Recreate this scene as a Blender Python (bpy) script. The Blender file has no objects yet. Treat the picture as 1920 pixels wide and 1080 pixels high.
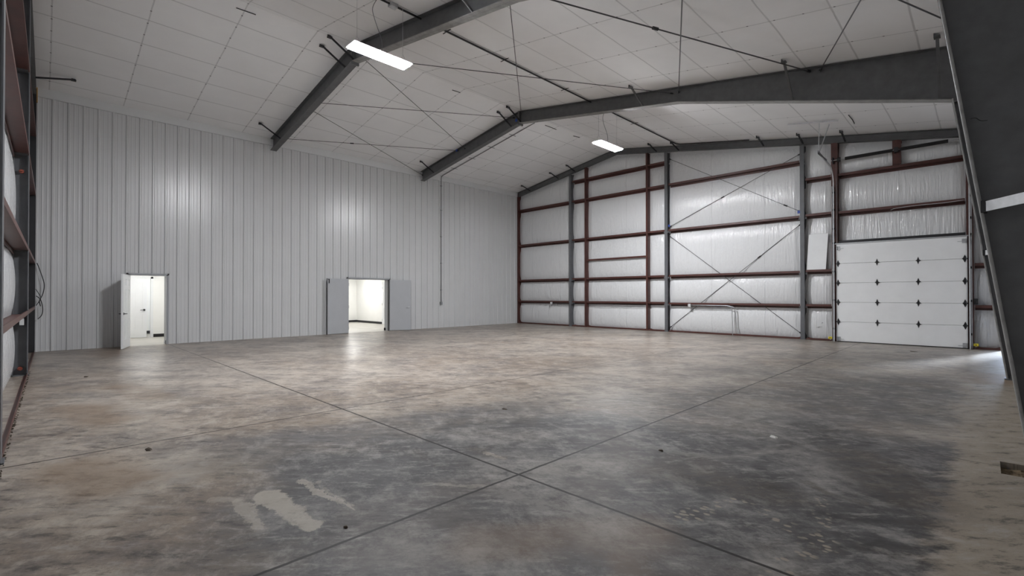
import bpy, bmesh, math, random
from mathutils import Vector, Matrix
random.seed(7)
sc = bpy.context.scene
COL = sc.collection
PI = math.pi

# ------------------------------------------------------------------ materials
def new_mat(name):
    m = bpy.data.materials.new(name); m.use_nodes = True
    nt = m.node_tree; nt.nodes.clear()
    out = nt.nodes.new('ShaderNodeOutputMaterial')
    b = nt.nodes.new('ShaderNodeBsdfPrincipled')
    nt.links.new(b.outputs[0], out.inputs[0])
    return m, nt, b

class G:
    """small helper for building node graphs"""
    def __init__(s, nt): s.nt = nt
    def n(s, t, **kw):
        nd = s.nt.nodes.new(t)
        for k, v in kw.items(): setattr(nd, k, v)
        return nd
    def put(s, sock, v):
        if isinstance(v, bpy.types.NodeSocket): s.nt.links.new(v, sock)
        elif v is not None: sock.default_value = v
    def math(s, op, a, b=None, c=None, clamp=False):
        nd = s.n('ShaderNodeMath', operation=op, use_clamp=clamp)
        for i, v in enumerate((a, b, c)):
            if v is not None: s.put(nd.inputs[i], v)
        return nd.outputs[0]
    def vmath(s, op, a, b=None):
        nd = s.n('ShaderNodeVectorMath', operation=op)
        s.put(nd.inputs[0], a)
        if b is not None: s.put(nd.inputs[1], b)
        return nd.outputs['Value'] if op in ('LENGTH', 'DOT_PRODUCT', 'DISTANCE') else nd.outputs[0]
    def pos(s): return s.n('ShaderNodeNewGeometry').outputs['Position']
    def sep(s, v):
        nd = s.n('ShaderNodeSeparateXYZ'); s.put(nd.inputs[0], v); return nd.outputs
    def comb(s, x, y, z):
        nd = s.n('ShaderNodeCombineXYZ')
        for i, v in enumerate((x, y, z)): s.put(nd.inputs[i], v)
        return nd.outputs[0]
    def mapping(s, v, scale=(1, 1, 1), rot=(0, 0, 0), loc=(0, 0, 0)):
        nd = s.n('ShaderNodeMapping'); s.put(nd.inputs[0], v)
        nd.inputs['Scale'].default_value = scale; nd.inputs['Rotation'].default_value = rot; nd.inputs['Location'].default_value = loc
        return nd.outputs[0]
    def stretch(s, v, deg, sx, sy):
        a = s.mapping(v, rot=(0, 0, math.radians(deg)))
        return s.mapping(a, scale=(sx, sy, 1))
    def noise(s, v, scale, detail=4, rough=.5, dist=0, color=False):
        nd = s.n('ShaderNodeTexNoise'); s.put(nd.inputs['Vector'], v)
        nd.inputs['Scale'].default_value = scale; nd.inputs['Detail'].default_value = detail
        nd.inputs['Roughness'].default_value = rough; nd.inputs['Distortion'].default_value = dist
        return nd.outputs[1 if color else 0]
    def smooth(s, v, a, b, lo=0., hi=1.):
        nd = s.n('ShaderNodeMapRange', interpolation_type='SMOOTHSTEP'); s.put(nd.inputs[0], v)
        for i, q in enumerate((a, b, lo, hi)): nd.inputs[i + 1].default_value = q
        return nd.outputs[0]
    def lin(s, v, a, b, lo=0., hi=1.):
        nd = s.n('ShaderNodeMapRange'); s.put(nd.inputs[0], v)
        for i, q in enumerate((a, b, lo, hi)): nd.inputs[i + 1].default_value = q
        return nd.outputs[0]
    def mix(s, f, a, b):
        nd = s.n('ShaderNodeMix', data_type='RGBA'); s.put(nd.inputs[0], f)
        for i, q in ((6, a), (7, b)):
            if isinstance(q, tuple): q = q + (1,) if len(q) == 3 else q
            s.put(nd.inputs[i], q)
        return nd.outputs[2]
    def bump(s, h, strength, dist=.01):
        nd = s.n('ShaderNodeBump'); s.put(nd.inputs['Height'], h)
        nd.inputs['Strength'].default_value = strength; nd.inputs['Distance'].default_value = dist
        return nd.outputs[0]
    def capsule(s, p, a, b):
        """distance in the floor plane from p to segment a-b"""
        A = Vector((a[0], a[1], 0)); B = Vector((b[0], b[1], 0)); ab = B - A
        pa = s.vmath('SUBTRACT', p, tuple(A))
        t = s.math('MULTIPLY', s.vmath('DOT_PRODUCT', pa, tuple(ab)), 1 / max(ab.length_squared, 1e-6), clamp=True)
        sc_ = s.n('ShaderNodeVectorMath', operation='SCALE'); sc_.inputs[0].default_value = tuple(ab); s.put(sc_.inputs['Scale'], t)
        return s.vmath('DISTANCE', pa, sc_.outputs[0])

def paint(name, col, rough=.5, metal=0., var=.12, scale=3., bump=0., bscale=60., spec=.5):
    """painted or metal surface with slight procedural variation"""
    m, nt, b = new_mat(name); g = G(nt)
    p = g.pos()
    n = g.noise(p, scale, 5, .6)
    f = g.lin(n, .3, .7, 1 - var, 1 + var)
    mul = g.n('ShaderNodeVectorMath', operation='SCALE'); mul.inputs[0].default_value = col; g.put(mul.inputs['Scale'], f)
    g.put(b.inputs['Base Color'], mul.outputs[0])
    b.inputs['Roughness'].default_value = rough; b.inputs['Metallic'].default_value = metal
    b.inputs['Specular IOR Level'].default_value = spec
    if bump: g.put(b.inputs['Normal'], g.bump(g.noise(p, bscale, 3), bump))
    return m

M = {}
M['steel'] = paint('grey_primer_steel', (.104, .105, .108), .5, var=.15, scale=6, bump=.05)
M['flange'] = paint('edge_lit_flange_steel', (.24, .236, .230), .42, var=.25, scale=7)  # frame steel in a paler tone; lamplight on the flange edges is painted in
M['post'] = paint('grey_column_paint', (.105, .108, .116), .45, var=.12, scale=5)
M['oxide'] = paint('red_oxide_steel', (.080, .029, .0235), .42, var=.2, scale=5)
M['panel'] = paint('white_ribbed_steel', (.555, .557, .565), .27, var=.02, scale=1.5)
M['trim'] = paint('white_trim', (.58, .585, .59), .4, var=.02)
M['doorwhite'] = paint('white_door_paint', (.80, .81, .82), .35, var=.02)
M['doorgrey'] = paint('grey_door_paint', (.40, .41, .43), .4, var=.03)
M['ohdoor'] = paint('overhead_door_white', (.84, .85, .86), .45, var=.03, scale=2.2, bump=.03, bscale=90)
M['drywall'] = paint('white_drywall', (.84, .84, .82), .8, var=.02)
M['galv'] = paint('galvanised_steel', (.50, .51, .53), .38, metal=.7, var=.15, scale=14)
M['galvlite'] = paint('zinc_conduit', (.55, .56, .58), .45, metal=.2, var=.1, scale=14)
M['greypipe'] = paint('grey_conduit', (.20, .205, .215), .5, var=.1)
M['black'] = paint('black_rubber', (.012, .012, .013), .55)
M['darkmetal'] = paint('dark_metal', (.03, .03, .033), .4, metal=.4)
M['rod'] = paint('steel_rod', (.07, .07, .075), .45, metal=.3)
M['yellow'] = paint('yellow_plastic', (.75, .62, .04), .4)
M['blue'] = paint('blue_tag', (.02, .06, .30), .5)
M['foam'] = paint('white_foam_board', (.78, .79, .80), .6, var=.03)
M['concrete'] = paint('light_concrete', (.46, .44, .40), .4, var=.12, scale=2, bump=.05)
M['wood'] = paint('raw_timber', (.42, .24, .08), .7)
M['dirt'] = paint('brown_dirt', (.16, .115, .07), .9, var=.45, scale=26, bump=.8, bscale=40)
M['chip'] = paint('pale_chip', (.75, .74, .70), .7)
M['leafdry'] = paint('dry_leaf', (.05, .035, .022), .8)
M['orange'] = paint('rust_red', (.22, .05, .03), .5)

def mat_insul():
    m, nt, b = new_mat('white_vinyl_insulation'); g = G(nt)
    p = g.pos()
    st = g.mapping(p, (1, 1, .07))
    n = g.noise(st, 16, 3, .55)
    n2 = g.noise(g.mapping(p, (1, 1, .35)), 3.2, 4, .55, .6)
    n3 = g.noise(g.mapping(p, (1, 1, .6)), 9, 3, .6, 1.2)
    s = g.sep(p)
    # seam tabs every 1.83 m
    fx = g.math('FRACT', g.math('DIVIDE', g.math('SUBTRACT', s[0], .98), 1.83))
    d = g.math('MULTIPLY', g.math('ABSOLUTE', g.math('SUBTRACT', fx, .5)), 1.83)   # .915 at the seam
    seam = g.smooth(d, .885, .912)
    crease = g.smooth(d, .902, .913)
    col = g.mix(g.math('MULTIPLY', crease, .30), (.68, .685, .695), (.33, .33, .34))
    g.put(b.inputs['Base Color'], col)
    b.inputs['Roughness'].default_value = .14
    h = g.math('ADD', g.math('MULTIPLY', n, 1.5), g.math('ADD', g.math('MULTIPLY', n2, 1.6), g.math('MULTIPLY', n3, .35)))
    h = g.math('ADD', h, g.math('MULTIPLY', seam, .25))
    g.put(b.inputs['Normal'], g.bump(h, .45, .05))
    return m
M['insul'] = mat_insul()

def mat_liner():
    m, nt, b = new_mat('white_roof_liner'); g = G(nt)
    p = g.pos(); s = g.sep(p)
    wob = g.math('MULTIPLY', g.math('SUBTRACT', g.noise(p, .8, 2), .5), .05)
    def line(v, off, per, w):
        f = g.math('FRACT', g.math('DIVIDE', g.math('SUBTRACT', g.math('ADD', v, wob), off), per))
        d = g.math('MULTIPLY', g.math('MINIMUM', f, g.math('SUBTRACT', 1., f)), per)
        return d, g.smooth(d, w * .3, w, 1, 0)
    dl, la = line(s[0], .5, .945, .022)
    dk, lb = line(s[1], -16.12, 1.525, .020)
    ds, dots = line(s[0], .03, .46, .022)
    dot = g.math('MULTIPLY', dots, g.smooth(dk, .008, .022, 1, 0))
    n = g.noise(p, .7, 5, .6)
    base = g.mix(g.lin(n, .3, .7), (.79, .79, .80), (.85, .85, .86))
    c = g.mix(g.math('MULTIPLY', la, .5), base, (.36, .36, .37))
    c = g.mix(g.math('MULTIPLY', lb, .45), c, (.36, .36, .37))
    c = g.mix(g.math('MULTIPLY', dot, .9), c, (.05, .05, .055))
    g.put(b.inputs['Base Color'], c)
    b.inputs['Roughness'].default_value = .72
    h = g.math('SUBTRACT', g.math('MULTIPLY', g.noise(g.mapping(p, (1, .5, 1)), 3, 4, .55, .4), .6), g.math('MULTIPLY', g.math('MAXIMUM', la, lb), .35))
    g.put(b.inputs['Normal'], g.bump(h, .25, .03))
    return m
M['liner'] = mat_liner()

def mat_floor():
    m, nt, b = new_mat('stained_concrete_floor'); g = G(nt)
    p0 = g.pos(); s0 = g.sep(p0)
    p = g.comb(s0[0], s0[1], 0.)
    warp = g.noise(p, .55, 2, .55, 0, True)
    w1 = g.vmath('MULTIPLY', g.vmath('SUBTRACT', warp, (.5, .5, .5)), (1.8, 1.8, 0))
    pw = g.vmath('ADD', p, w1)
    warp2 = g.noise(p, 2.6, 3, .6, 0, True)
    w2 = g.vmath('MULTIPLY', g.vmath('SUBTRACT', warp2, (.5, .5, .5)), (.34, .34, 0))
    pe = g.vmath('ADD', p, w2)                                   # for ragged stain edges
    ps = g.vmath('ADD', p, g.vmath('MULTIPLY', w1, (.30, .30, 0)))
    big = g.noise(p, .42, 4, .62)
    mid = g.noise(g.stretch(ps, -40, .62, 1.0), 1.4, 8, .74)
    swirl = g.noise(g.stretch(g.vmath('ADD', p, g.vmath('MULTIPLY', w1, (.16, .16, 0))), 20, .8, 1.1), 3.0, 7, .78)
    fine = g.noise(g.stretch(g.vmath('ADD', p, g.vmath('MULTIPLY', w1, (.12, .12, 0))), -45, .36, 1.0), 10, 6, .78)
    mott = g.noise(p, 5.5, 6, .80)
    mid = g.math('ADD', g.math('MULTIPLY', mid, .72), g.math('MULTIPLY', mott, .28))
    grit = g.noise(p, 70, 1, .7)
    # broad tone: warm beige concrete, darker burnished zones
    def zone(a, c, r0, r1):
        d = g.capsule(g.vmath('ADD', p, g.vmath('MULTIPLY', w1, (1.1, 1.1, 0))), a, c)
        return g.smooth(d, r0, r1, 1, 0)
    z1 = zone((14.2, -15.6), (16.3, -13.0), .9, 2.3)
    z2 = zone((15.2, -11.6), (16.4, -8.2), .4, 2.4)
    z3 = zone((12.9, -15.9), (13.6, -14.2), .2, 1.8)
    z4 = zone((14.6, -8), (15.6, -3.6), .2, 2.2)
    z6 = zone((14.7, -16.3), (16.3, -15.9), .45, 1.1)
    z5 = zone((16.2, -12.2), (16.9, -14.6), .3, 1.2)
    dark = g.math('MAXIMUM', z1, g.math('MULTIPLY', z2, .72))
    dark = g.math('MAXIMUM', dark, g.math('MULTIPLY', z3, .72))
    dark = g.math('MAXIMUM', dark, g.math('MULTIPLY', z4, .45))
    dark = g.math('MAXIMUM', g.math('MAXIMUM', dark, g.math('MULTIPLY', z6, .85)), z5)
    dust = g.smooth(g.math('ADD', g.sep(pe)[0], g.math('MULTIPLY', g.math('SUBTRACT', fine, .5), .5)), 17.08, 17.32)
    dark = g.math('MULTIPLY', dark, g.math('SUBTRACT', 1., g.math('MULTIPLY', dust, .95)))
    beige = g.mix(g.smooth(big, .36, .62), (.225, .182, .145), (.350, .304, .257))
    beige = g.mix(g.math('MULTIPLY', g.lin(mid, .45, .60), .80), beige, (.110, .095, .089))
    beige = g.mix(g.math('MULTIPLY', g.lin(swirl, .50, .64), .65), beige, (.40, .355, .302))
    grey = g.mix(g.lin(mid, .38, .60), (.022, .021, .022), (.125, .119, .118))
    grey = g.mix(g.math('MULTIPLY', g.lin(swirl, .49, .64), .75), grey, (.235, .222, .21))
    grey = g.mix(g.math('MULTIPLY', g.smooth(big, .54, .66), .30), grey, (.115, .086, .066))
    dk = g.math('ADD', g.math('MULTIPLY', dark, 1.05), g.math('ADD', g.math('MULTIPLY', g.math('SUBTRACT', mid, .47), 1.9), g.math('MULTIPLY', g.math('SUBTRACT', big, .5), 1.3)), clamp=True)
    dk = g.math('MULTIPLY', dk, g.lin(dark, 0, .35, .55, 1.))
    c = g.mix(dk, beige, grey)
    c = g.mix(g.math('MULTIPLY', dust, .75), c, (.255, .22, .178))
    # fine trowel scratches and grit
    c = g.mix(g.math('MULTIPLY', g.lin(fine, .36, .47, 1, 0), .72), c, (.042, .039, .038))
    c = g.mix(g.math('MULTIPLY', g.lin(fine, .53, .66), .50), c, (.34, .32, .30))
    c = g.mix(g.math('MULTIPLY', g.smooth(grit, .60, .75), .22), c, (.06, .055, .05))
    # orange mud tints
    for a, q, r, st in (((11.9, -17.6), (12.6, -17.4), .30, .5), ((15.9, -15.2), (15.3, -16.0), .22, .4), ((17.45, -6.6), (17.5, -5.6), .35, .55), ((7.6, -16.9), (9.0, -16.6), .25, .4), ((.6, -16.4), (2.2, -16.6), .5, .35), ((16.0, -15.5), (16.2, -15.9), .12, .35), ((9.0, -17.5), (10.2, -17.2), .25, .45)):
        d = g.capsule(pe, a, q)
        c = g.mix(g.math('MULTIPLY', g.smooth(d, r * .3, r * 1.5, 1, 0), st), c, (.155, .095, .052))
    # pale plaster smears
    pm = g.vmath('ADD', p, g.vmath('MULTIPLY', w2, (.55, .55, 0)))
    rag = g.math('MULTIPLY', g.math('SUBTRACT', swirl, .5), .30)
    for a, q, r, st in (((13.66, -16.64), (14.36, -16.60), .085, .72), ((13.6, -16.82), (14.2, -16.84), .045, .55), ((13.58, -16.33), (14.38, -16.31), .028, .6), ((13.7, -16.26), (14.3, -16.29), .02, .4), ((13.5, -16.95), (13.62, -16.8), .035, .4),
                        ((14.30, -15.75), (14.70, -15.4), .022, .35), ((14.15, -14.87), (14.36, -14.86), .018, .7)):
        d = g.math('ADD', g.capsule(pm, a, q), rag)
        c = g.mix(g.math('MULTIPLY', g.smooth(d, r * .85, r * 1.15, 1, 0), g.lin(mott, .38, .50, st * .55, st)), c, (.37, .335, .285))
    # hazy light smears
    for a, q, r, st in (((14.45, -15.0), (15.1, -14.4), .34, .45), ((14.9, -15.2), (15.7, -15.3), .30, .40), ((13.6, -14.6), (14.1, -14.2), .25, .45), ((15.6, -12.2), (15.2, -11.0), .5, .35), ((16.6, -14.9), (16.75, -15.2), .16, .4), ((15.0, -16.3), (15.5, -16.0), .25, .35), ((16.2, -12.9), (16.5, -13.4), .22, .35), ((12.2, -16.9), (12.8, -17.0), .2, .4)):
        d = g.capsule(pm, a, q)
        c = g.mix(g.math('MULTIPLY', g.smooth(d, r * .1, r * 1.5, 1, 0), g.lin(mott, .36, .58, 0, st)), c, (.36, .335, .305))
    # dry mud clots
    for a, q, r, st in (((13.95, -14.93), (14.35, -14.84), .06, .55), ((16.45, -13.6), (16.75, -13.7), .05, .6), ((15.5, -14.2), (16.3, -14.0), .22, .5), ((16.6, -12.6), (17.05, -13.4), .3, .55), ((3.5, -17.1), (5.5, -17.0), .10, .55), ((8.7, -16.7), (10.2, -16.0), .10, .35)):
        d = g.capsule(pe, a, q)
        k = g.math('MULTIPLY', g.smooth(d, r * .4, r * 1.5, 1, 0), g.smooth(fine, .40, .56))
        c = g.mix(g.math('MULTIPLY', k, st), c, (.07, .055, .042))
    # chains of pale dabs
    vor = g.n('ShaderNodeTexVoronoi'); g.put(vor.inputs['Vector'], g.mapping(p, (1, 1.5, 1), (0, 0, .6))); vor.inputs['Scale'].default_value = 15
    dab = g.smooth(vor.outputs['Distance'], .28, .42, 1, 0)
    for a, q, r in (((16.0, -14.85), (16.15, -14.35), .06), ((16.15, -14.35), (16.75, -14.55), .07), ((16.75, -14.6), (16.55, -15.3), .05), ((16.55, -13.8), (16.8, -14.7), .04)):
        d = g.capsule(pe, a, q)
        c = g.mix(g.math('MULTIPLY', g.math('MULTIPLY', dab, g.smooth(d, r * .6, r * 1.6, 1, 0)), .7), c, (.29, .25, .20))
    # tyre arcs near the double doors
    for cx, cy, r, st in ((3.2, -6.4, 2.1, .35), (3.5, -6.3, 2.45, .30), (2.6, -9.6, 1.4, .32), (4.4, -9.9, 1.7, .25), (15.6, -12.6, .55, .22), (15.2, -12.9, .75, .22), (12.6, -14.3, .8, .2), (12.5, -14.1, 1.0, .2), (10.6, -18.1, 2.6, .25), (10.6, -18.2, 2.9, .2)):
        d = g.math('ABSOLUTE', g.math('SUBTRACT', g.vmath('DISTANCE', g.vmath('ADD', p, g.vmath('MULTIPLY', w2, (.25, .25, 0))), (cx, cy, 0)), r))
        k = g.math('MULTIPLY', g.smooth(d, .02, .075, 1, 0), g.smooth(big, .40, .56))
        c = g.mix(g.math('MULTIPLY', k, st), c, (.07, .062, .055) if cx < 10 else (.28, .26, .235))
    # saw-cut joints
    def joint(e, w):
        return g.smooth(g.math('ABSOLUTE', e), w * .6, w, 1, 0)
    jit = g.math('MULTIPLY', g.math('SUBTRACT', g.noise(p, 6, 2), .5), .012)
    j = joint(g.math('ADD', g.math('SUBTRACT', s0[0], 14.712), jit), .015)
    j = g.math('MAXIMUM', j, joint(g.math('ADD', g.math('ADD', s0[1], 15.055), jit), .015))
    e3 = g.math('SUBTRACT', s0[0], g.math('ADD', 11.727, g.math('MULTIPLY', s0[1], .0114)))
    j = g.math('MAXIMUM', j, g.math('MULTIPLY', joint(g.math('ADD', e3, jit), .015), .9))
    e4 = g.math('ADD', s0[1], 12.03)
    j4 = g.math('MULTIPLY', joint(g.math('ADD', e4, g.math('MULTIPLY', jit, 2.)), .007), g.math('GREATER_THAN', s0[0], 15.6))
    j = g.math('MAXIMUM', j, g.math('MULTIPLY', j4, .8))
    e5 = g.math('ADD', s0[1], 5.98)
    j5 = g.math('MULTIPLY', joint(g.math('ADD', e5, g.math('MULTIPLY', jit, 3.)), .008), g.math('GREATER_THAN', s0[0], 15.5))
    j = g.math('MAXIMUM', j, g.math('MULTIPLY', j5, .7))
    c = g.mix(g.math('MULTIPLY', j, .93), c, (.007, .005, .004))
    g.put(b.inputs['Base Color'], c)
    r = g.math('ADD', g.math('ADD', g.lin(mid, .3, .7, .27, .38), g.math('MULTIPLY', dark, .22)), g.math('MULTIPLY', dust, .25))
    g.put(b.inputs['Roughness'], r)
    b.inputs['Specular IOR Level'].default_value = .16
    g.put(b.inputs['Normal'], g.bump(g.noise(g.mapping(p0, (1, 1.6, 1)), 4.5, 3, .62), .20, .008))
    return m
M['floor'] = mat_floor()

def emit(name, col, strength):
    m = bpy.data.materials.new(name); m.use_nodes = True
    nt = m.node_tree; nt.nodes.clear()
    o = nt.nodes.new('ShaderNodeOutputMaterial'); e = nt.nodes.new('ShaderNodeEmission')
    e.inputs[0].default_value = (*col, 1); e.inputs[1].default_value = strength
    nt.links.new(e.outputs[0], o.inputs[0]); return m
M['led'] = emit('led_diffuser', (.95, .972, 1.0), 325)
M['halllight'] = emit('hall_ceiling_light', (1, .995, .98), 20)
M['roomlight'] = emit('office_ceiling_light', (1, .995, .98), 38)

# ------------------------------------------------------------------ mesh helpers
class MB:
    def __init__(s): s.v = []; s.f = []
    def add(s, vs, fs):
        o = len(s.v); s.v += [tuple(v) for v in vs]; s.f += [tuple(i + o for i in f) for f in fs]; return s
    def hexa(s, P):
        """8 corners: bottom 4 (ccw) then top 4"""
        return s.add(P, [(3, 2, 1, 0), (4, 5, 6, 7), (0, 1, 5, 4), (1, 2, 6, 5), (2, 3, 7, 6), (3, 0, 4, 7)])
    def box(s, x0, x1, y0, y1, z0, z1):
        return s.hexa([(x0, y0, z0), (x1, y0, z0), (x1, y1, z0), (x0, y1, z0), (x0, y0, z1), (x1, y0, z1), (x1, y1, z1), (x0, y1, z1)])
    def prism(s, pts, d):
        """planar polygon (3D points) extruded by vector d"""
        n = len(pts); d = Vector(d)
        vs = [Vector(q) for q in pts] + [Vector(q) + d for q in pts]
        fs = [tuple(range(n))[::-1], tuple(range(n, 2 * n))] + [(i, (i + 1) % n, n + (i + 1) % n, n + i) for i in range(n)]
        return s.add(vs, fs)
    def bar(s, a, b, w, h, up=(0, 0, 1)):
        """rectangular bar from a to b; w sideways, h along up"""
        a = Vector(a); b = Vector(b); d = (b - a).normalized(); u = Vector(up)
        r = d.cross(u)
        if r.length < 1e-4: r = d.cross(Vector((1, 0, 0)))
        r.normalize(); u = r.cross(d).normalized(); r *= w / 2; u *= h / 2
        return s.hexa([a - r - u, a + r - u, b + r - u, b - r - u, a - r + u, a + r + u, b + r + u, b - r + u])
    def tube(s, path, r, n=8):
        path = [Vector(q) for q in path]; k = len(path); o = len(s.v); ref = None
        for i, q in enumerate(path):
            t = (path[min(i + 1, k - 1)] - path[max(i - 1, 0)]).normalized()
            if ref is None:
                ref = t.cross(Vector((0, 0, 1)))
                if ref.length < .05: ref = t.cross(Vector((1, 0, 0)))
            ref = (ref - t * ref.dot(t)).normalized(); w = t.cross(ref)
            for j in range(n):
                a = 2 * PI * j / n; s.v.append(tuple(q + r * (math.cos(a) * ref + math.sin(a) * w)))
        for i in range(k - 1):
            for j in range(n):
                s.f.append((o + i * n + j, o + i * n + (j + 1) % n, o + (i + 1) * n + (j + 1) % n, o + (i + 1) * n + j))
        s.f.append(tuple(o + j for j in range(n))[::-1]); s.f.append(tuple(o + (k - 1) * n + j for j in range(n)))
        return s
    def build(s, name, mat, parent=None, smooth=False, bevel=0, mats=None):
        me = bpy.data.meshes.new(name); me.from_pydata(s.v, [], s.f); me.update()
        bm = bmesh.new(); bm.from_mesh(me); bmesh.ops.recalc_face_normals(bm, faces=bm.faces); bm.to_mesh(me); bm.free()
        for m in (mats or [mat]): me.materials.append(M[m] if isinstance(m, str) else m)
        if smooth: me.polygons.foreach_set('use_smooth', [True] * len(me.polygons))
        o = bpy.data.objects.new(name, me); COL.objects.link(o)
        if parent: o.parent = parent; o.matrix_parent_inverse = Matrix.Translation(-parent.location)
        if bevel:
            b = o.modifiers.new('edge', 'BEVEL'); b.width = bevel; b.segments = 2; b.limit_method = 'ANGLE'
        return o

def tag(o, label, cat, group=None, kind=None):
    o['label'] = label; o['category'] = cat
    if group: o['group'] = group
    o['kind'] = kind or 'thing'
    return o
def thing(name, loc, label, cat, group=None, kind=None):
    o = bpy.data.objects.new(name, None); COL.objects.link(o); o.location = loc; o.empty_display_size = .2
    return tag(o, label, cat, group, kind)
def curve_pts(ctrl, n=10):
    """Catmull-Rom through control points"""
    P = [Vector(c) for c in ctrl]; P = [2 * P[0] - P[1]] + P + [2 * P[-1] - P[-2]]; out = []
    for i in range(1, len(P) - 2):
        a, b, c, d = P[i - 1:i + 3]
        for k in range(n):
            t = k / n
            out.append(.5 * ((2 * b) + (c - a) * t + (2 * a - 5 * b + 4 * c - d) * t * t + (3 * b - a - 3 * c + d) * t ** 3))
    out.append(P[-2]); return out

# ------------------------------------------------------------------ dimensions (metres)
RIDGE_X, RIDGE_Z = 6.0, 7.86
XR = 18.62                 # right wall insulation
def roof(x): return RIDGE_Z - abs(x - RIDGE_X) / 6
def nwy(u, v=0.): return -17.868 - .0155 * u - v     # near wall: u along it, v outwards

# ------------------------------------------------------------------ floor, ceiling, walls
def build_floor():
    mb = MB()
    xs = [-7.2, 0, 17.49, 17.93, XR + .4]; ys = [-18.8, -12.26, -11.86, .6]
    for i in range(4):
        for k in range(3):
            if i == 2 and k == 1: continue
            if i == 0: continue
            mb.add([(xs[i], ys[k], 0), (xs[i + 1], ys[k], 0), (xs[i + 1], ys[k + 1], 0), (xs[i], ys[k + 1], 0)], [(0, 1, 2, 3)])
    x0, x1, y0, y1 = 17.49, 17.93, -12.26, -11.86
    q = [(x0, y0), (x1, y0), (x1, y1), (x0, y1)]
    for a in range(4):
        c = (a + 1) % 4
        mb.add([(*q[a], 0), (*q[c], 0), (*q[c], -.16), (*q[a], -.16)], [(0, 1, 2, 3)])
    o = mb.build('floor', 'floor'); tag(o, 'stained and smeared grey-beige concrete floor with saw-cut joints', 'floor', kind='structure')
    # dirt in the pocket around the near column
    mb = MB(); n = 14
    for i in range(n + 1):
        for k in range(n + 1):
            mb.v.append((x0 + (x1 - x0) * i / n, y0 + (y1 - y0) * k / n, -.055 + random.uniform(-.015, .015)))
    for i in range(n):
        for k in range(n):
            a = i * (n + 1) + k; mb.f.append((a, a + 1, a + n + 2, a + n + 1))
    tag(mb.build('dirt', 'dirt'), 'brown dirt filling the square pocket in the floor at the near column', 'dirt', kind='stuff')
build_floor()

def build_ceiling():
    mb = MB(); y0, y1 = -18.75, .55
    xs = [-.6, RIDGE_X, XR + .3]
    top = .12
    P = []
    for x in xs:
        z = RIDGE_Z - abs(x - RIDGE_X) / 6
        P.append((x, z))
    for a, b in ((0, 1), (1, 2)):
        (xa, za), (xb, zb) = P[a], P[b]
        mb.hexa([(xa, y0, za), (xb, y0, zb), (xb, y1, zb), (xa, y1, za), (xa, y0, za + top), (xb, y0, zb + top), (xb, y1, zb + top), (xa, y1, za + top)])
    o = mb.build('ceiling', 'liner'); tag(o, 'white sloping roof liner with a grid of seams meeting at the ridge', 'ceiling', kind='structure')
    for (xa, ya), (xb, yb) in (((5.742, -14.76), (5.763, -14.37)), ((5.773, -8.79), (5.791, -8.49)), ((14.796, -2.16), (14.782, -1.26)), ((5.80, -4.44), (5.803, -3.79)), ((5.814, -2.74), (5.863, -2.39))):
        t = MB().tube([(xa, ya, roof(xa) - .008), ((xa + xb) / 2 + .02, (ya + yb) / 2, roof(xa) - .016), (xb, yb, roof(xb) - .008)], .011, 5).build('liner_tear', 'darkmetal', o)
build_ceiling()

D1 = (-15.985, -15.075, 2.065)     # single door opening (y0, y1, top)
D2 = (-9.375, -7.585, 2.115)       # double door opening
def build_left_wall():
    # ribbed panel, ribs run vertically; profile along y
    prof = [(-18.3, .0)]
    y = -17.86 - .305 * 1
    while y < .1:
        prof += [(y - .036, 0), (y - .017, .032), (y + .017, .032), (y + .036, 0),
                 (y + .085, 0), (y + .095, .005), (y + .115, .005), (y + .125, 0),
                 (y + .180, 0), (y + .190, .005), (y + .210, .005), (y + .220, 0)]
        y += .3048
    prof = [q for q in prof if q[0] < .21] + [(.21, 0)]
    cuts = [D1[0], D1[1], D2[0], D2[1]]
    def xat(yy):
        for (a, xa), (b, xb) in zip(prof, prof[1:]):
            if a <= yy <= b: return xa + (xb - xa) * (yy - a) / (b - a)
        return 0
    pts = sorted(prof + [(c, xat(c)) for c in cuts])
    mb = MB(); zt = 6.64
    for (a, xa), (b, xb) in zip(pts, pts[1:]):
        mid = (a + b) / 2; z0 = 0
        for d in (D1, D2):
            if d[0] < mid < d[1]: z0 = d[2]
        if b - a < 1e-6: continue
        mb.add([(xa, a, z0), (xb, b, z0), (xb, b, zt), (xa, a, zt)], [(0, 1, 2, 3)])
    # core of the partition behind the panel
    t = -.30
    for a, b, z0 in ((-18.5, D1[0] - .0, 0), (D1[0], D1[1], D1[2]), (D1[1], D2[0], 0), (D2[0], D2[1], D2[2]), (D2[1], .21, 0)):
        mb.box(t, -.004, a, b, z0, 7.0)
    o = mb.build('wall_left', 'panel'); tag(o, 'tall white ribbed steel partition wall with two doorways', 'wall', kind='structure')
    mb = MB()
    mb.box(0, .045, -17.9, .0, 6.635, 6.90)
    mb.box(0, .052, -17.9, .0, 6.625, 6.642)
    o = mb.build('trim_1', 'trim', bevel=.004); tag(o, 'flat white trim strip where the ribbed wall meets the ceiling', 'trim', kind='structure')
build_left_wall()

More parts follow.
